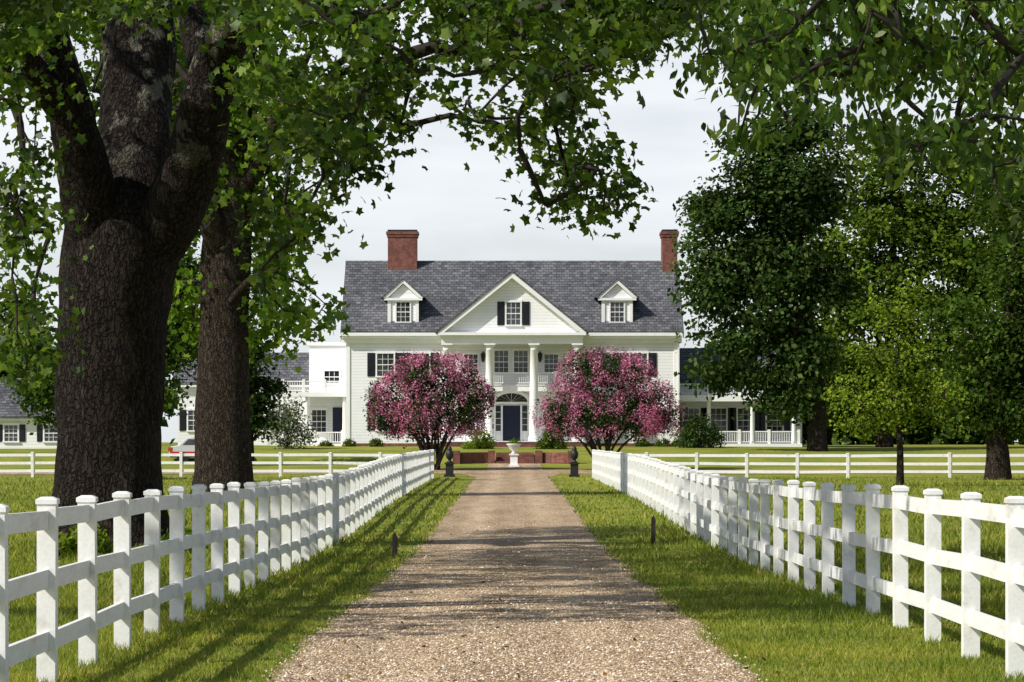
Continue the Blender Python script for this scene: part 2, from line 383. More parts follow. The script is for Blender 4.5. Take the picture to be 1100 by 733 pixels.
for px,py,n,sp in [(598,185,5,14),(618,168,5,12),(640,190,5,12),(655,212,4,8),(590,215,3,8),(640,222,3,9),(560,140,5,15),(505,125,4,12),(350,170,7,15),(375,190,5,12),(395,170,4,10),
   (300,230,7,16),(325,245,5,12),(300,290,4,14),(330,345,3,9),(312,330,3,10),(200,215,6,12,),(205,110,5,14),
   (15,110,7,16),(28,180,6,12),(15,210,6,14),(10,265,6,14),(30,235,5,11),(100,90,6,16),(112,160,4,10),
   (15,350,5,12),(35,385,4,12),(10,390,5,12),(30,315,3,10),(10,15,14,22),(50,8,9,16),(110,20,7,14),(105,130,5,12),(185,40,8,14),(187,130,8,10),(192,180,5,9),(280,80,8,14),(330,120,6,22),(430,130,5,14)]:
    for _ in range(n):
        q=random.gauss(px,sp); y_=random.gauss(py,sp*.8); Dd=random.uniform(58.5,61) if (62<q<265 and y_>12) else random.uniform(45,50); C.append(tuple(P(q,y_,Dd)))
Cin=np.array(C)
up_c=crown_pts([((-11,35,13.5),(6,5,3)),((-13,40,13),(4,5,2.6)),((-14,52,16),(5,5,3))],190)
make_tree('sycamore_tree',limbs,np.vstack([Cin,up_c]),27,.34,.175,T_maple,L_syc,M_bark,rough=.12,up=.7)
# ---- off-frame shade tree to the left
b0=(-12.5,27,gz(-12.5,27)-.1)
lim=[([b0,(-12.4,27,3),(-12,27.3,6),(-11.5,27.6,9),(-11,28,13)],[.55,.45,.38,.3,.1]),([(-12,27.2,5.5),(-10,28,8),(-8.5,29,9.5),(-7,30,10.5)],[.25,.2,.14,.06]),
     ([(-11.8,27.5,7),(-11,31,9),(-10,35,10)],[.2,.15,.06])]
C=crown_pts([((-11.5,24.5,11),(5,3.2,2.8)),((-10,29,11.2),(5,5,3.0)),((-12,34,11),(4.5,4,2.6)),((-8,25,12.8),(4.5,4,1.8)),((-6.5,27,13.5),(4,4,1.6))],600,.5)
C=C[np.array([mnoise.noise(Vector((c[0]*.22,c[1]*.5,c[2]*.3)))>-.03 for c in C])]
make_tree('sycamore_tree',lim,C,34,.36,.25,T_dia,L_syc2,M_bark,rough=.1)
# ---- right overhanging tree (trunk out of frame)
b0=(9.0,38,gz(9,38)-.1)
lim=[([b0,(8.9,38,3),(8.6,37.6,6),(8,37,9),(7,36,13)],[.5,.42,.36,.28,.1]),
     ([(8.8,38,4.5),(7.5,36.5,6.6),(5.8,35.5,7.6),(4,35,7.9),(2.4,34.5,7.6)],[.22,.16,.11,.07,.03]),
     ([(8.7,37.8,5.0),(8,35,6.4),(6.5,33,7),(5.0,32,6.9)],[.2,.12,.08,.03]),([(8.6,37.6,6),(7,38,8),(4.5,39,9.2),(2.5,40,9.4)],[.2,.14,.09,.04])]
envx=[735,760,800,850,900,950,1000,1050,1100,1200]; envy=[40,110,165,170,140,150,185,220,255,300]
C=[]
while len(C)<540:
    px=random.uniform(740,1190); e=float(np.interp(px,envx,envy)); py=random.uniform(-70,e); Dd=random.uniform(30,41)
    v=mnoise.noise(Vector((px*.014+9,py*.022,Dd*.06)))
    if v<-.16+.38*max(0,py)/e: continue
    C.append(tuple(P(px,py,Dd)))
C=np.vstack([np.array(C),crown_pts([((8.5,38,12),(6,6,3)),((5.5,37,11),(3,5,2))],40)])
make_tree('walnut_tree',lim,C,25,.26,.155,T_oval,leafmat('walnut_leaf',(.036,.078,.010),(.072,.135,.018),(.17,.235,.038),.45,.6,2.0,.4,True),M_bark,rough=.08,down=True,up=.3)
# ---- second sycamore
D=95; s=D/F
tr=[ground_at(240,D),V3(240,500,D),V3(240,430,D),V3(240,350,D),V3(243,280,D),V3(247,220,D),V3(252,150,D),V3(258,60,D),V3(262,-60,D)]
lim=[(tr,[w(76),w(62),w(57),w(53),w(54),w(50),w(42),w(34),w(18)]),([V3(243,290,D),V3(222,230,94),V3(205,160,94),V3(195,80,93)],[w(24),w(24),w(20),w(12)]),
     ([V3(247,230,D),V3(275,180,94),V3(300,120,93),V3(330,60,92)],[w(20),w(20),w(15),w(8)]),([V3(243,330,94.5),V3(270,300,93.5),V3(300,290,93)],[w(9),w(8),w(4)])]
C=crown_pts(pxblobs([(240,110,85,70),(295,210,42,50),(200,220,34,60),(290,288,34,40),(314,335,24,18),(198,320,20,50),(220,40,90,60),(310,120,42,60),(286,360,14,24),(190,60,60,60),(240,-60,110,60)],D,.9),440,.6)
C=np.array([c for c in C if mnoise.noise(Vector(c)*.5)>-.24])
for c in C:
    px_=550+c[0]*F/c[1]; py_=475-(c[2]-CH)*F/c[1]
    if abs(px_-242)<48 and py_>205: c[1]=D+1.6+abs(c[1]-D)*.4
make_tree('sycamore_tree',lim,C,34,.58,.27,T_maple,L_syc2,M_bark2,rough=.08,up=.7,tw=.014)
# ---- mid-ground trees
def midtree(name,base,blobs,D,n,per,rc,ls,lm,tr_w,fork_y,bm=M_bark2,T=T_dia,shell=.55,depth=.9,flat=.5,gap=-.22,gs=.42,knob=3):
    bl=pxblobs(blobs,D,depth); g=ground_at(base[0],D); ww=tr_w*D/F/2
    top=min(bl,key=lambda b:-b[0][2])[0]
    mid=V3(base[0],fork_y,D)
    lim=[([g,tuple((Vector(g)*.6+Vector(mid)*.4)),mid,tuple((Vector(mid)+Vector(top))/2+Vector((.3,.4,0))),top],[ww*1.35,ww*1.05,ww*.85,ww*.5,ww*.12])]
    for c,rd in bl[:7]: lim.append(([mid,tuple(Vector(mid)*.5+Vector(c)*.5+Vector((0,0,.4))),c],[ww*.5,ww*.35,ww*.1]))
    zmin=min(c[2]-rd[2] for c,rd in bl)
    for c,rd in list(bl):
        for _ in range(knob):
            d=RNG.normal(size=3); d/=np.linalg.norm(d); d[2]=abs(d[2])*.9 if RNG.random()<.6 else d[2]; k=RNG.uniform(.28,.45)
            cc=np.array(c)+d*np.array(rd)*.92
            if cc[2]-rd[2]*k*.6>zmin: bl.append((tuple(cc),(rd[0]*k,rd[1]*k,rd[2]*k*.75)))
    C=crown_pts(bl,n,shell); C=np.array([c for c in C if mnoise.noise(Vector((c[0]*gs,c[1]*gs,c[2]*gs*1.3)))>gap])
    return make_tree(name,lim,C,per,rc,ls,T,lm,bm,flat=flat,tw=.02,up=.8,maxr=ww*.5)
midtree('oak_tree',(878,497),[(808,180,34,38),(792,245,54,44),(803,315,62,54),(808,378,58,46),(858,300,44,68),(760,310,28,46),(850,200,42,55),(858,390,38,48),(767,225,24,26),(838,430,36,20),(772,402,28,20),(752,265,15,16),(825,140,18,16),(870,150,34,36),(885,215,26,36)],182,980,60,.72,.34,L_dark,18,410,gap=-.18)
midtree('maple_tree',(950,497),[(930,205,52,52),(965,275,70,68),(920,345,54,64),(1010,225,56,56),(1050,320,62,70),(990,370,60,58),(900,410,40,44),(1060,200,46,46),(940,430,52,36),(890,270,26,40),(1085,250,44,54),(960,170,40,34)],200,1060,58,.80,.38,L_mid,16,440,gap=-.19)
midtree('maple_tree',(1072,518),[(1085,390,60,52),(1110,300,60,60),(1050,430,38,36),(1140,400,50,70),(1040,350,34,38),(1085,450,55,24),(1095,215,44,50)],140,580,54,.58,.26,L_mid2,24,450)
midtree('young_maple_tree',(967,522),[(962,340,28,28),(965,385,44,34),(932,425,36,30),(1002,425,34,30),(963,440,48,30),(922,460,22,12),(1008,460,20,12),(975,315,10,12)],119,300,40,.34,.145,L_yel,7,440,shell=.6,gs=.9,gap=-.16,knob=3)
midtree('oak_tree',(268,490),[(270,370,20,36),(264,330,26,30),(274,420,22,34),(255,400,24,40),(258,450,26,26)],168,240,50,.5,.28,L_dark,9,440)
midtree('maple_tree',(146,505),[(192,365,24,44),(184,310,34,56),(150,430,30,36),(150,400,36,50),(207,350,14,34),(190,240,30,50),(188,400,18,20)],130,320,52,.5,.24,L_mid2,12,430)
midtree('maple_tree',(72,500),[(58,430,24,26),(38,345,30,26),(58,385,34,38),(48,418,26,22),(10,330,24,18)],135,190,48,.5,.23,L_mid2,8,440)
# distant treeline mass
bl=[]
for i in range(50):
    x=random.uniform(-85,-31) if i%2 else random.uniform(18,80)
    h=random.uniform(3.0,5.5); bl.append(((x,random.uniform(226,240),1.0+h*.85),(random.uniform(4,7),3,h)))
C=crown_pts(bl,2400,.45); C[:,2]=np.maximum(C[:,2],1.6); n=len(C)*22; cc=np.repeat(C,22,0)+RNG.normal(size=(len(C)*22,3))*.8
leaf_mesh('distant_trees',cc,.95*RNG.uniform(.6,1.3,n),RNG.normal(size=(n,3))+np.array([0,-.6,.5]),T_dia,L_dark,None)
# ---- crepe myrtles
def crepe(base,blobs,D):
    root=empty('crepe_myrtle_tree'); bl=pxblobs(blobs,D,.95); g=Vector(ground_at(base,D)); limbs=[]
    for i,(c,rd) in enumerate(bl):
        a=g+Vector((random.uniform(-.3,.3),random.uniform(-.25,.25),0)); c=Vector(c)
        for q in range(2):
            e=c+Vector((random.uniform(-.6,.6),random.uniform(-.8,.8),random.uniform(-.3,.3)))
            m=a*.45+e*.55; m.x=a.x*.62+e.x*.38; m.y=a.y*.62+e.y*.38
            limbs.append(([tuple(a),tuple(m),tuple(e)],[.075,.055,.02]))
    C=crown_pts(bl,330,.45)
    make_tree('x',limbs,C,42,.28,.16,T_dia,L_crg,M_twig,flat=.8,tw=.006,parent=root)
    P0=crown_pts(bl,3500,.10); inside=np.zeros(len(P0),bool)
    for i,(c,rd) in enumerate(bl):
        inside|=(np.sum(((P0-np.array(c))/np.array(rd))**2,axis=1)<.62)
    P0=P0[~inside]; P0=P0+(P0-np.mean(P0,axis=0))*.04
    gn=np.array([mnoise.noise(Vector(p)*.9) for p in P0]); P0=P0[(gn>-.20)&(P0[:,2]>min(c[2]-rd[2] for c,rd in bl)+.35)]
    n=len(P0)*15; cc=np.repeat(P0,15,0)+RNG.normal(size=(n,3))*np.array([.09,.09,.16])
    leaf_mesh('flowers',cc,.085*RNG.uniform(.6,1.4,n),RNG.normal(size=(n,3))+np.array([0,0,.4]),T_dia,L_pink,root)
crepe(466,[(430,434,30,34),(465,412,40,30),(500,434,27,34),(462,448,50,26),(416,444,17,22),(445,405,24,22),(487,405,26,22),(408,427,10,14),(515,427,12,16)],160)
crepe(650,[(612,438,32,32),(650,408,38,30),(690,434,32,36),(652,448,59,27),(714,448,17,22),(625,402,26,22),(678,407,26,24),(590,444,16,18)],160)
# ------------------------------------------------------------------ shrubs
def shrub(name,blobs,D,n,per,ls,lm,rc=.15,T=T_dia):
    bl=pxblobs(blobs,D,.9); root=empty(name)
    C=crown_pts(bl,n,.25); k=len(C)*per
    cc=np.repeat(C,per,0)+RNG.normal(size=(k,3))*rc
    lo=gz(cc[0][0],D)+.02; cc[:,2]=np.maximum(cc[:,2],lo)
    A=Acc(); c0=np.mean([b[0] for b in bl],axis=0); base=(c0[0],c0[1],gz(c0[0],D)-.05)
    for q in C[:: max(1,len(C)//30)]: A.tube([base,tuple((np.array(base)+q)/2+np.array([0,0,.05])),tuple(q)],[.02,.012,.005],4)
    A.obj('stems',M_twig,root); leaf_mesh('foliage',cc,ls*RNG.uniform(.6,1.3,k),RNG.normal(size=(k,3))+np.array([0,0,.6]),T,lm,root)
shrub('flowering_shrub',[(305,465,18,18),(312,445,16,16),(325,465,12,16),(295,455,12,12)],186,120,26,.16,L_pale,.2)
for px,py,rx,ry,D,m in [(375,480,7,6,191,L_box),(404,480,8,6,191,L_box),(690,480,8,6,191,L_box),(712,480,8,6,191,L_box),(728,481,7,6,191,L_box),(350,481,7,5,191,L_box)]:
    shrub('boxwood_shrub',[(px,py-2,rx,ry)],D,60,22,.09,m,.06)
shrub('boxwood_shrub',[(515,469,11,12),(508,480,10,8),(524,478,8,8)],186,110,26,.12,L_yel,.1)
shrub('boxwood_shrub',[(592,469,12,12),(600,478,10,8),(582,478,8,8)],186,110,26,.12,L_box,.1)
shrub('holly_shrub',[(752,462,18,16),(740,472,14,10),(768,472,12,10)],188,130,26,.16,L_dark,.15)
shrub('garden_plant',[(75,592,16,12),(95,585,14,16),(60,602,10,8),(112,600,12,8)],50,100,18,.12,L_yel,.1,T=T_oval)
shrub('garden_plant',[(180,590,14,8),(200,584,10,10)],52,60,16,.11,L_syc2,.1,T=T_oval)
r=np.random.default_rng(9); n=420; z=5900/r.uniform(60,320,n); x=r.uniform(-5.5,5.5,n); 
C=np.stack([x,z,[gz(a,b)+.03 for a,b in zip(x,z)]],1)
leaf_mesh('fallen_leaves',C,r.uniform(.03,.07,n),r.normal(size=(n,3))*.4+np.array([0,0,1]),T_maple,L_dry,None)
# ------------------------------------------------------------------ fences
def fence(name,line,spacing,ph=1.34,rails=(1.19,.76,.33),pw=.066):
    pts=[]; acc=0
    for i in range(len(line)-1):
        a=Vector((*line[i],0));b=Vector((*line[i+1],0)); L=(b-a).length
        while acc<=L: pts.append(a+(b-a)*acc/L); acc+=spacing
        acc-=L
    A=Acc()
    for p in pts:
        g=gz(p.x,p.y); h=ph+random.uniform(-.015,.015); lx=random.uniform(-.010,.010); ly=random.uniform(-.012,.012)
        z1=g+h-.05; q=pw*1.14
        def ring(r,z,f): return [(p.x+lx*f-r,p.y+ly*f-r,z),(p.x+lx*f+r,p.y+ly*f-r,z),(p.x+lx*f+r,p.y+ly*f+r,z),(p.x+lx*f-r,p.y+ly*f+r,z)]
        R=[ring(pw,g-.1,0),ring(pw,z1,1),ring(q,z1+.001,1),ring(q,z1+.034,1),ring(pw*.6,z1+.052,1)]
        vs=[v for rr in R for v in rr]; fs=[]
        for i in range(4):
            for k in range(4): fs.append([i*4+k,i*4+(k+1)%4,i*4+4+(k+1)%4,i*4+4+k])
        fs.append([16,17,18,19]); A.add(vs,fs)
    for i in range(len(pts)-1):
        a=pts[i];b=pts[i+1]; d=(b-a).normalized(); nrm=Vector((-d.y,d.x,0))*.02; ga=gz(a.x,a.y);gb=gz(b.x,b.y)
        a2=a+d*(pw-.004); b2=b-d*(pw-.004)
        for rz in rails:
            ja=random.uniform(-.012,.012); jb=random.uniform(-.012,.012); hh=.066
            vs=[]
            for (q,gg,j) in ((a2,ga,ja),(b2,gb,jb)):
                for sx_,sz in ((-1,-1),(1,-1),(1,1),(-1,1)): vs.append((q.x+nrm.x*sx_,q.y+nrm.y*sx_,gg+rz+j+sz*hh))
            A.add(vs,[[k,(k+1)%4,4+(k+1)%4,4+k] for k in range(4)])
    A.obj(name,M_fence)
fence('rail_fence',[(-3.28,17.46),(-3.32,60),(-3.75,146)],2.12)
fence('rail_fence',[(3.70,18.1),(3.70,60),(3.85,146)],2.23)
fence('rail_fence',[(-3.95,147.5),(-44,149)],2.4,1.2,(1.07,.68,.3))
fence('rail_fence',[(4.05,147.5),(44,143)],2.4,1.2,(1.07,.68,.3))
for (x,y,h) in ((-1.95,51,.42),(2.62,57,.56)):
    A=Acc(); g=gz(x,y)
    A.prismY([(x-.04,g-.1),(x+.04,g-.1),(x+.045,g+h-.08),(x+.01,g+h),(x-.035,g+h-.05)],y-.04,y+.035); A.obj('wooden_stake',M_twig)
# ------------------------------------------------------------------ gate ornaments, urn, brick walls
def ornament(px,D):
    root=empty('cast_iron_urn_pedestal'); p=ground_at(px,D); g=gz(p[0],D); x=p[0]
    A=Acc(); A.box(x-.26,x+.26,D-.26,D+.26,g-.05,g+.12); A.box(x-.19,x+.19,D-.19,D+.19,g+.12,g+.62); A.box(x-.24,x+.24,D-.24,D+.24,g+.62,g+.70)
    A.obj('pedestal',M_iron,root)
    A=Acc(); z=g+.70
    A.lathe(x,D,[(.15,z),(.16,z+.04),(.07,z+.09),(.08,z+.14),(.17,z+.24),(.20,z+.40),(.18,z+.52),(.11,z+.58),(.13,z+.62),(.10,z+.72),(.04,z+.80),(.01,z+.84)],18); A.obj('urn',M_iron,root,True)
ornament(483,149.5); ornament(617,149.5)
D=166; x=(552-550)*D/F; g=gz(x,D)
root=empty('garden_urn'); A=Acc(); A.box(x-.28,x+.28,D-.28,D+.28,g,g+.12); A.box(x-.2,x+.2,D-.2,D+.2,g+.12,g+.62); A.box(x-.26,x+.26,D-.26,D+.26,g+.62,g+.7); A.obj('plinth',M_trim,root)
A=Acc(); z=g+.7; A.lathe(x,D,[(.18,z),(.08,z+.1),(.1,z+.16),(.26,z+.28),(.32,z+.44),(.40,z+.50),(.40,z+.54),(.3,z+.54)],22); A.obj('bowl',M_trim,root,True)
C=np.array([[x,D,z+.62]])+RNG.normal(size=(260,3))*np.array([.16,.16,.09]); leaf_mesh('plants',C,RNG.uniform(.06,.12,260),RNG.normal(size=(260,3)),T_dia,L_mid,root)
A=Acc()
for sgn,xa,xb in ((-1,-1.15,-3.1),(1,1.5,3.3)):
    n=10
    for i in range(n):
        u0=i/n;u1=(i+1)/n; x0=xa+(xb-xa)*u0; x1=xa+(xb-xa)*u1
        y0=172.2-1.0*math.sin(u0*math.pi/2)**2; y1=172.2-1.0*math.sin(u1*math.pi/2)**2
        lo,hi=(min(x0,x1),max(x0,x1)); ya,yb=(y0,y1) if x0<x1 else (y1,y0)
        A.add([(lo,ya,.2),(hi,yb,.2),(hi,yb+.35,.2),(lo,ya+.35,.2),(lo,ya,1.12),(hi,yb,1.12),(hi,yb+.35,1.12),(lo,ya+.35,1.12)],[(0,3,2,1),(4,5,6,7),(0,1,5,4),(1,2,6,5),(2,3,7,6),(3,0,4,7)])
    A.box(xa-.2,xa+.2,171.97,172.7,.2,1.22); A.box(xb-.2,xb+.2,170.92,171.6,.2,1.22)
A.obj('brick_garden_wall',M_brick)
A=Acc()
for i in range(5): A.box(-.9,1.25,172+.38*i,175.5,.3,.62+.12*i)
A.obj('brick_steps',M_brick)
# ------------------------------------------------------------------ house
HD=195.0; hs=HD/F
def HX(px): return (px-550)*hs
def HZ(py): return CH+(475-py)*hs
house=empty('white_colonial_house')
S,TR,SH,GL,RO,BR,DR,IR,DK=[Acc() for _ in range(9)]
COL=Acc()
def window(cx,z0,z1,wd,yf,cols=3,rows=4,shut=True,sw=.5):
    x0,x1=cx-wd/2,cx+wd/2
    GL.box(x0,x1,yf-.02,yf+.02,z0,z1)
    f=.09
    TR.box(x0-f,x0,yf-.08,yf+.01,z0,z1); TR.box(x1,x1+f,yf-.08,yf+.01,z0,z1)
    TR.box(x0-f-.03,x1+f+.03,yf-.10,yf+.012,z1,z1+.14); TR.box(x0-f-.03,x1+f+.03,yf-.12,yf+.012,z0-.09,z0)
    for i in range(1,cols): 
        x=x0+(x1-x0)*i/cols; TR.box(x-.012,x+.012,yf-.045,yf-.015,z0,z1)
    for i in range(1,rows):
        z=z0+(z1-z0)*i/rows; hh=.026 if i*2==rows else .011; TR.box(x0,x1,yf-.042 -(.012 if hh>.02 else 0),yf-.016,z-hh,z+hh)
    if shut:
        for sx0 in (x0-f-.03-sw,x1+f+.03):
            SH.box(sx0,sx0+sw,yf-.05,yf+.005,z0-.03,z1+.05)
            for k in range(14):
                zz=z0+.06+(z1-z0-.1)*k/14; SH.box(sx0+.06,sx0+sw-.06,yf-.075,yf-.045,zz,zz+.05)
X0,X1=HX(372),HX(728); YB=206.5; YR=200.7; ZE=8.6; ZR=13.55
S.prismX([(195,.8),(206.4,.8),(206.4,ZE),(YR,ZR-.25),(195,ZE-.05)],X0,X1)
BR.box(X0-.03,X1+.03,194.97,206.43,.7,1.62)
def gable_roof(xa,xb,yf,yr,yb,ze,zr,th=.18,A=RO):
    A.prismX([(yf,ze),(yr,zr),(yb,ze),(yb,ze-th),(yr,zr-th),(yf,ze-th)],xa,xb)
gable_roof(X0-.35,X1+.3,194.45,YR,206.95,8.72,ZR,.16)
for xx in (X0-.38,X1+.30):
    TR.prismX([(194.5,8.56),(YR,ZR-.17),(206.9,8.56),(206.9,8.30),(YR,ZR-.45),(194.5,8.30)],xx-.0,xx+.08)
for xa,xb in ((X0-.3,-4.45),(4.45,X1+.25)):
    TR.box(xa,xb,194.5,195.02,8.28,8.55); TR.box(xa,xb,194.80,195.01,7.98,8.28); TR.box(xa,xb,194.42,194.5,8.42,8.62)
for xx in (X0,X1-.22): TR.box(xx-.01,xx+.23,194.94,195.01,1.62,7.98)
for c in (414,452,648,686):
    window(HX(c),HZ(404),HZ(380),1.05,195,3,4,True,.50)
    window(HX(c),HZ(462),HZ(433),1.05,195,3,4,True,.50)
BR.box(-4.5,4.5,191.4,194.96,1.0,1.70); TR.box(-4.55,4.55,191.35,194.97,1.70,1.76)
for i in range(3): BR.box(-1.6,1.6,190.0+.45*i,191.5,1.1,1.40+.11*i)
for sx in (-1.85,1.65): BR.box(sx,sx+.2,190.0,191.4,1.1,1.8)
for c in (480,526,573.5,620):
    cx=(c-550)*192.1/F; cy=192.1; zb=1.76; zt=7.86
    TR.box(cx-.36,cx+.36,cy-.36,cy+.36,zb,zb+.14)
    COL.lathe(cx,cy,[(.35,zb+.14),(.36,zb+.2),(.31,zb+.27),(.28,zb+.34),(.275,zb+2),(.26,zb+3.6),(.232,zt-.42),(.26,zt-.40),(.24,zt-.34),(.245,zt-.2),(.33,zt-.1)],24)
    TR.box(cx-.35,cx+.35,cy-.35,cy+.35,zt-.1,zt)
for c in (480,620):
    cx=(c-550)*192.1/F; TR.box(cx-.22,cx+.22,194.85,195.02,1.76,7.86)
TR.box(-4.42,4.42,191.75,195.05,7.862,8.22); TR.box(-4.46,4.46,191.71,195.04,8.222,8.36); TR.box(-4.62,4.62,191.45,195.03,8.362,8.54)
ax,az=4.62,12.28
S.prismY([(-4.3,8.545),(4.3,8.545),(0,11.95)],192.0,199.0)
for sg in (-1,1):
    A_=[(0,az),(0,az-.34),(sg*(ax-.38),8.545),(sg*ax,8.545)]
    if sg>0: A_=A_[::-1]
    TR.prismY(A_,191.46,192.05)
    B_=[(0,az+.14),(0,az+.005),(sg*(ax+.005),8.55),(sg*(ax+.2),8.55)]
    if sg>0: B_=B_[::-1]
    RO.prismY(B_,191.40,199.6)
window(HX(551.5)*.985,CH+(475-349)*192/F,CH+(475-325)*192/F,.86,192.0,3,4,True,.46)
for sx in (-1,1):
    window(HX(549)+sx*.62,HZ(401),HZ(377),.86,195,3,4,False)
    window(HX(549)+sx*2.55,HZ(401),HZ(381),.85,195,3,4,False)
    window(HX(549)+sx*2.75,HZ(462),HZ(434),.9,195,3,4,False)
cx=HX(549.5)
DR.box(cx-.55,cx+.55,194.93,195.02,1.78,HZ(436))
for px_ in (-.28,.28):
    for z0_,z1_ in ((1.95,2.5),(2.6,3.3),(3.4,3.85)): DR.box(cx+px_-.18,cx+px_+.18,194.90,194.94,z0_,z1_)
IR.lathe(cx+.42,194.88,[(.04,2.75),(.05,2.78),(.04,2.81)],8)
for sx in (-1,1):
    a,b=sorted((cx+sx*.68,cx+sx*1.0)); GL.box(a,b,194.95,195.02,2.4,HZ(436))
    a2,b2=sorted((cx+sx*.56,cx+sx*.67)); TR.box(a2,b2,194.82,195.02,1.76,HZ(436)+.04)
    a3,b3=sorted((cx+sx*1.01,cx+sx*1.28)); TR.box(a3,b3,194.8,195.02,1.76,HZ(434))
    TR.box(a,b,194.9,195.02,1.76,2.4)
    for k in range(1,4): TR.box(a,b,194.92,194.955,2.4+k*.4-.015,2.4+k*.4+.015)
zf=HZ(434)
TR.box(cx-1.3,cx+1.3,194.8,195.021,zf,zf+.12)
n=18; arc=[(cx+1.0*math.cos(math.pi*k/n),zf+.12+.55*math.sin(math.pi*k/n)) for k in range(n+1)]
IR.prismY(arc,194.92,195.01)
arc2=[(cx+1.22*math.cos(math.pi*k/n),zf+.12+.75*math.sin(math.pi*k/n)) for k in range(n+1)]
for k in range(n):
    q=[arc[k],arc2[k],arc2[k+1],arc[k+1]]; TR.prismY(q,194.85,195.012)
for k in range(1,8):
    a=math.pi*k/8; TR.prismY([(cx+.0-.008,zf+.12),(cx+.008,zf+.12),(cx+.98*math.cos(a)+.01,zf+.12+.53*math.sin(a)),(cx+.98*math.cos(a)-.01,zf+.12+.53*math.sin(a))],194.90,194.925)
zb=HZ(415)
TR.box(-4.0,4.0,192.9,194.99,zb-.35,zb); TR.box(-4.05,4.05,192.85,194.98,zb,zb+.06)
TR.box(-4.0,4.0,192.92,193.0,zb+.76,zb+.84); TR.box(-4.0,4.0,192.93,192.99,zb+.14,zb+.19)
for i in range(60):
    x=-3.95+7.9*i/59; TR.box(x-.018,x+.018,192.945,192.978,zb+.19,zb+.76)
for x in (-4,-2.7,-1.35,1.35,2.7,4): TR.box(x-.06,x+.06,192.89,193.03,zb+.06,zb+.92)
for px_ in (519,580):
    x=HX(px_); z=HZ(388); IR.lathe(x,194.75,[(.02,z-.08),(.10,z),(.15,z+.4),(.17,z+.42),(.05,z+.55),(.02,z+.62)],6); IR.box(x-.015,x+.015,194.75,195,z+.56,z+.6)
for c in (433.5,662.5):
    cx=(c-550)*196/F; yf=195.3
    S.box(cx-.95,cx+.95,yf,199.2,9.0,10.88)
    S.prismY([(cx-.95,10.88),(cx+.95,10.88),(cx,11.72)],yf+.001,199.6)
    for sg in (-1,1):
        a=[(cx,12.02),(cx,11.78),(cx+sg*1.0,10.86),(cx+sg*1.28,10.86)]
        if sg>0:a=a[::-1]
        TR.prismY(a,yf-.22,yf+.10)
        b=[(cx,12.12),(cx,12.03),(cx+sg*1.29,10.88),(cx+sg*1.42,10.88)]
        if sg>0:b=b[::-1]
        RO.prismY(b,yf-.28,200)
    TR.box(cx-1.22,cx+1.22,yf-.20,yf-.005,10.70,10.855)
    TR.box(cx-.99,cx-.78,yf-.07,yf-.001,9.0,10.70); TR.box(cx+.78,cx+.99,yf-.07,yf-.001,9.0,10.70)
    window(cx,9.35,10.58,.84,yf,3,4,False)
def chim(xa,xb,ya,yb,zt):
    BR.box(xa,xb,ya,yb,9,zt-.45); BR.box(xa-.06,xb+.06,ya-.06,yb+.06,zt-.45,zt-.28); BR.box(xa-.11,xb+.11,ya-.11,yb+.11,zt-.28,zt-.1)
    IR.box(xa-.02,xb+.02,ya-.02,yb+.02,zt-.1,zt+.02)
chim((417-550)*200.5/F,(448-550)*200.5/F,199.9,201.5,15.5); chim((711-550)*200.5/F,(727-550)*200.5/F,199.7,201.7,15.5)
TR.box(X1+.02,X1+.1,194.85,194.93,1.6,8.3)
def railing(xa,xb,y,z,h=.8,step=.16,posts=3):
    TR.box(xa,xb,y-.04,y+.04,z+h-.07,z+h); TR.box(xa,xb,y-.03,y+.03,z+.08,z+.13)
    n=int((xb-xa)/step)
    for i in range(n+1):
        x=xa+(xb-xa)*i/n; TR.box(x-.02,x+.02,y-.015,y+.015,z+.13,z+h-.07)
    for i in range(posts):
        x=xa+(xb-xa)*i/(posts-1); TR.box(x-.09,x+.09,y-.09,y+.09,z,z+h+.1)
xl=HX(302); xr=X0-.03
S.box(HX(327),xr,199.5,205,1.0,HZ(369)); TR.box(HX(327)-.12,xr,199.38,205.1,HZ(369),HZ(369)+.22)
window(HX(352),HZ(410),HZ(397),.95,199.5,3,2,False)
S.box(HX(180),HX(327)-.01,201,208,.9,HZ(410)); 
gable_roof(HX(180)-.3,HX(327)-.0,200.6,204.5,208.4,HZ(409),HZ(381)+.4,.16); TR.box(HX(180)-.2,HX(327),200.62,201,HZ(414),HZ(411)-.02)
TR.box(xl-.1,xr,196.2,199.48,HZ(426),HZ(421)); railing(xl,xr-.1,196.4,HZ(421),.72,.15,4)
TR.box(xl-.05,xr,196.3,199.49,1.35,1.6); railing(xl+.2,xr-.3,196.5,1.6,.75,.15,3)
for x in (xl+.05,(xl+xr)/2-.5,xr-.18): COL.lathe(x,196.5,[(.15,1.6),(.13,1.8),(.11,HZ(428)),(.15,HZ(426))],12)
DK.box(HX(353),HX(369),199.44,199.52,1.7,HZ(437)); window(HX(338),HZ(465),HZ(440),.9,199.5,3,4,False)
for c in (200,232,268,285): window(HX(c),HZ(462),HZ(440),1.0,201,3,4,True,.45)
xl=X1+.03; xr=HX(862)
S.box(xl,xr+.5,200.5,208,1.0,HZ(412)); gable_roof(xl,xr+.9,200.0,204.2,208.4,HZ(411),HZ(376)+.4,.16)
TR.box(xl,xr+.15,196.2,200.48,HZ(431),HZ(424)); railing(xl+.1,xr,196.4,HZ(424),.72,.15,5)
TR.box(xl,xr+.1,196.3,200.49,1.35,1.6); railing(xl+.2,xr-.1,196.5,1.6,.8,.15,5)
for c in (763,810,855): COL.lathe(HX(c),196.5,[(.17,1.6),(.14,1.8),(.12,HZ(433)),(.17,HZ(431))],12)
for c in (748,778,808,840): window(HX(c),HZ(464),HZ(438),1.0,200.5,3,4,True,.4)
COL.obj('columns',M_trim,house,True)
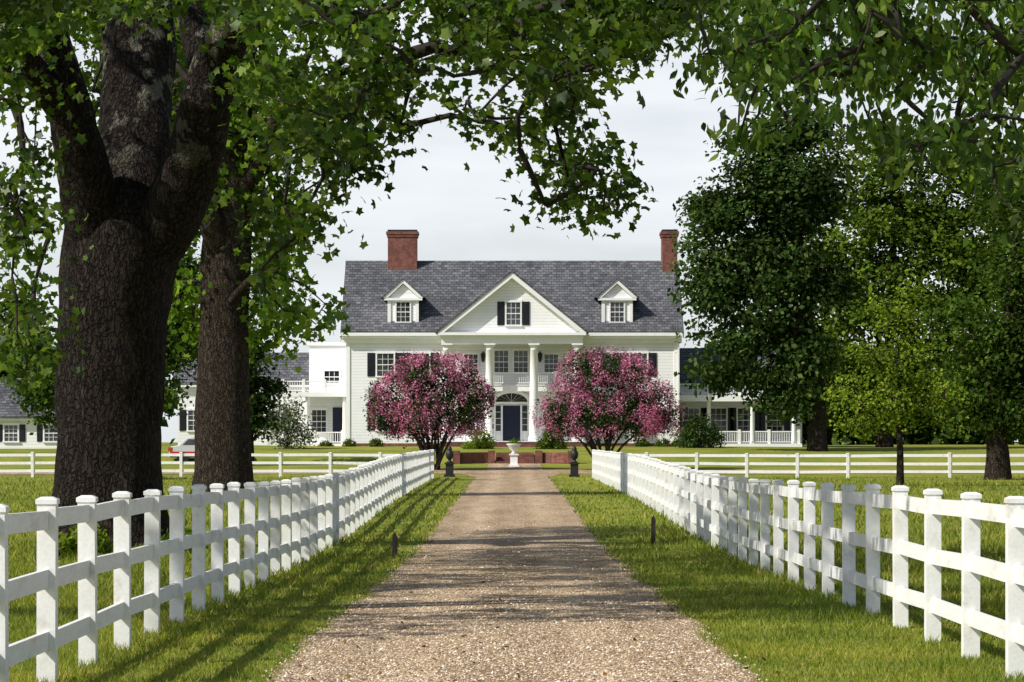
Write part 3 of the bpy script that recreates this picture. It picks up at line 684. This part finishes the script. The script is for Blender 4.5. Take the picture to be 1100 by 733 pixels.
for nm,a,m in (('walls',S,M_side),('trim',TR,M_trim),('shutters',SH,M_shut),('window_glass',GL,M_glass),('roof',RO,M_roof),('brickwork',BR,M_brick),('front_door',DR,M_door),('ironwork',IR,M_iron),('side_door',DK,M_door)):
    a.obj(nm,m,house)
ob=empty('white_cottage'); S,TR,SH,GL,RO=[Acc() for _ in range(5)]
def QX(px): return (px-550)*188/F
def QZ(py): return CH+(475-py)*188/F
S.prismX([(188,.9),(196,.9),(196,QZ(447)),(192,QZ(408)),(188,QZ(447))],QX(-60),QX(72))
gable_roof(QX(-60)-.3,QX(72)+.3,187.5,192,196.5,QZ(447),QZ(405),.15,RO); TR.box(QX(-60)-.2,QX(72)+.2,187.6,187.99,QZ(452),QZ(449))
for c in (55,12,-30): window(QX(c),QZ(474),QZ(457),.8,188,3,4,True,.35)
for nm,a,m in (('walls',S,M_side),('trim',TR,M_trim),('shutters',SH,M_shut),('glass',GL,M_glass),('roof',RO,M_roof)): a.obj(nm,m,ob)
# ------------------------------------------------------------------ parked car
car=empty('parked_car'); D=172; cx0=(181-550)*D/F; g=gz(cx0,D)+.30
M_car=simple('car_paint',(.50,.51,.53),(.57,.58,.60),1,.25,.0,spec=.5); M_tyre=simple('tyre',(.012,.012,.012),(.025,.025,.025),8,.9); M_red=simple('tail_light',(.38,.03,.02),(.48,.04,.03),5,.25,0)
g=gz(cx0,D)+.02
prof=[(0,.35),(.03,.75),(.12,.98),(.55,1.06),(1.0,1.46),(1.4,1.55),(2.4,1.53),(2.8,1.42),(3.25,1.06),(4.1,.92),(4.35,.74),(4.4,.35)]
A=Acc(); A.prismY([(cx0+a,g+b) for a,b in prof][::-1],D,D+1.72); o=A.obj('body',M_car,car)
bv=o.modifiers.new('b','BEVEL'); bv.width=.06; bv.segments=3
A=Acc(); A.prismY([(cx0+.78,g+1.07),(cx0+3.05,g+1.07),(cx0+2.70,g+1.37),(cx0+1.12,g+1.40)],D-.012,D+.3)
A.box(cx0-.012,cx0+.05,D+.3,D+1.4,g+.7,g+.72); A.obj('windows',M_glass,car)
A=Acc(); A.box(cx0+1.85,cx0+1.92,D-.02,D+.01,g+1.07,g+1.40); A.box(cx0+.05,cx0+4.35,D-.025,D,g+.40,g+.46); A.obj('side_trim',M_iron,car)
A=Acc()
for wx in (.8,3.55):
    n=20; A.add([(cx0+wx+.34*math.cos(2*math.pi*k/n),yy_,g+.34+.34*math.sin(2*math.pi*k/n)) for yy_ in (D-.03,D+.2) for k in range(n)],[list(range(n)),[n+k for k in reversed(range(n))]]+[[k,n+k,n+(k+1)%n,(k+1)%n] for k in range(n)])
A.obj('tyres',M_tyre,car)
A=Acc(); A.box(cx0-.015,cx0+.22,D-.018,D+.25,g+.72,g+.94); A.box(cx0+.08,cx0+4.33,D-.02,D-.001,g+.52,g+.70); A.obj('tail_light_and_stripe',M_red,car)
# ------------------------------------------------------------------ light, world, camera
EL=41; sxy=(-.85,-.527)
sd=Vector((sxy[0]*math.cos(math.radians(EL)),sxy[1]*math.cos(math.radians(EL)),math.sin(math.radians(EL))))
L=bpy.data.lights.new('sun','SUN'); L.energy=5.0; L.angle=math.radians(.53); L.color=(1,.955,.87)
lo=link(bpy.data.objects.new('sun',L)); lo.rotation_euler=sd.to_track_quat('Z','Y').to_euler(); lo.location=(-30,-20,50)
W=bpy.data.worlds.new('World'); scene.world=W; W.use_nodes=True; nt=W.node_tree; nt.nodes.clear()
def wn(t): return nt.nodes.new(t)
out=wn('ShaderNodeOutputWorld'); bg=wn('ShaderNodeBackground'); bg.inputs['Strength'].default_value=.10
sky=wn('ShaderNodeTexSky'); sky.sky_type='NISHITA'; sky.sun_disc=False; sky.sun_elevation=math.radians(EL); sky.sun_rotation=math.atan2(sxy[0],sxy[1])%(2*math.pi); sky.dust_density=1.2
tc=wn('ShaderNodeTexCoord'); mp_=wn('ShaderNodeMapping'); mp_.inputs['Scale'].default_value=(3,3,14)
nz=wn('ShaderNodeTexNoise'); nz.inputs['Scale'].default_value=2.0; nz.inputs['Detail'].default_value=7; nz.inputs['Roughness'].default_value=.52
cr=wn('ShaderNodeValToRGB'); e=cr.color_ramp.elements; e[0].position=.36; e[0].color=(.62,.62,.62,1); e[1].position=.60; e[1].color=(1,1,1,1)
sp=wn('ShaderNodeSeparateXYZ'); mr=wn('ShaderNodeMapRange'); mr.inputs[1].default_value=.14; mr.inputs[2].default_value=.24; mr.inputs[3].default_value=1.0; mr.inputs[4].default_value=.04
mu=wn('ShaderNodeMath'); mu.operation='MULTIPLY'
mx=wn('ShaderNodeMix'); mx.data_type='RGBA'; mx.inputs[7].default_value=(9.0,9.4,9.8,1)
K=nt.links.new
K(tc.outputs['Generated'],mp_.inputs[0]); K(mp_.outputs[0],nz.inputs['Vector']); K(nz.outputs['Fac'],cr.inputs[0])
K(tc.outputs['Generated'],sp.inputs[0]); K(sp.outputs['Z'],mr.inputs[0]); K(mr.outputs[0],mu.inputs[0]); K(cr.outputs[0],mu.inputs[1])
K(mu.outputs[0],mx.inputs[0]); K(sky.outputs[0],mx.inputs[6]); K(mx.outputs[2],bg.inputs['Color']); K(bg.outputs[0],out.inputs[0])
cam=bpy.data.cameras.new('camera'); cam.sensor_width=36; cam.lens=108; cam.shift_y=108.5/1100; cam.shift_x=0; cam.clip_end=6000; cam.clip_start=.5
co=link(bpy.data.objects.new('camera',cam)); co.location=(0,0,CH); co.rotation_euler=(math.pi/2,0,0); scene.camera=co
scene.view_settings.view_transform='Standard'; scene.view_settings.look='None'; scene.view_settings.exposure=0
print('polys',sum(len(o.data.polygons) for o in bpy.data.objects if o.type=='MESH'))
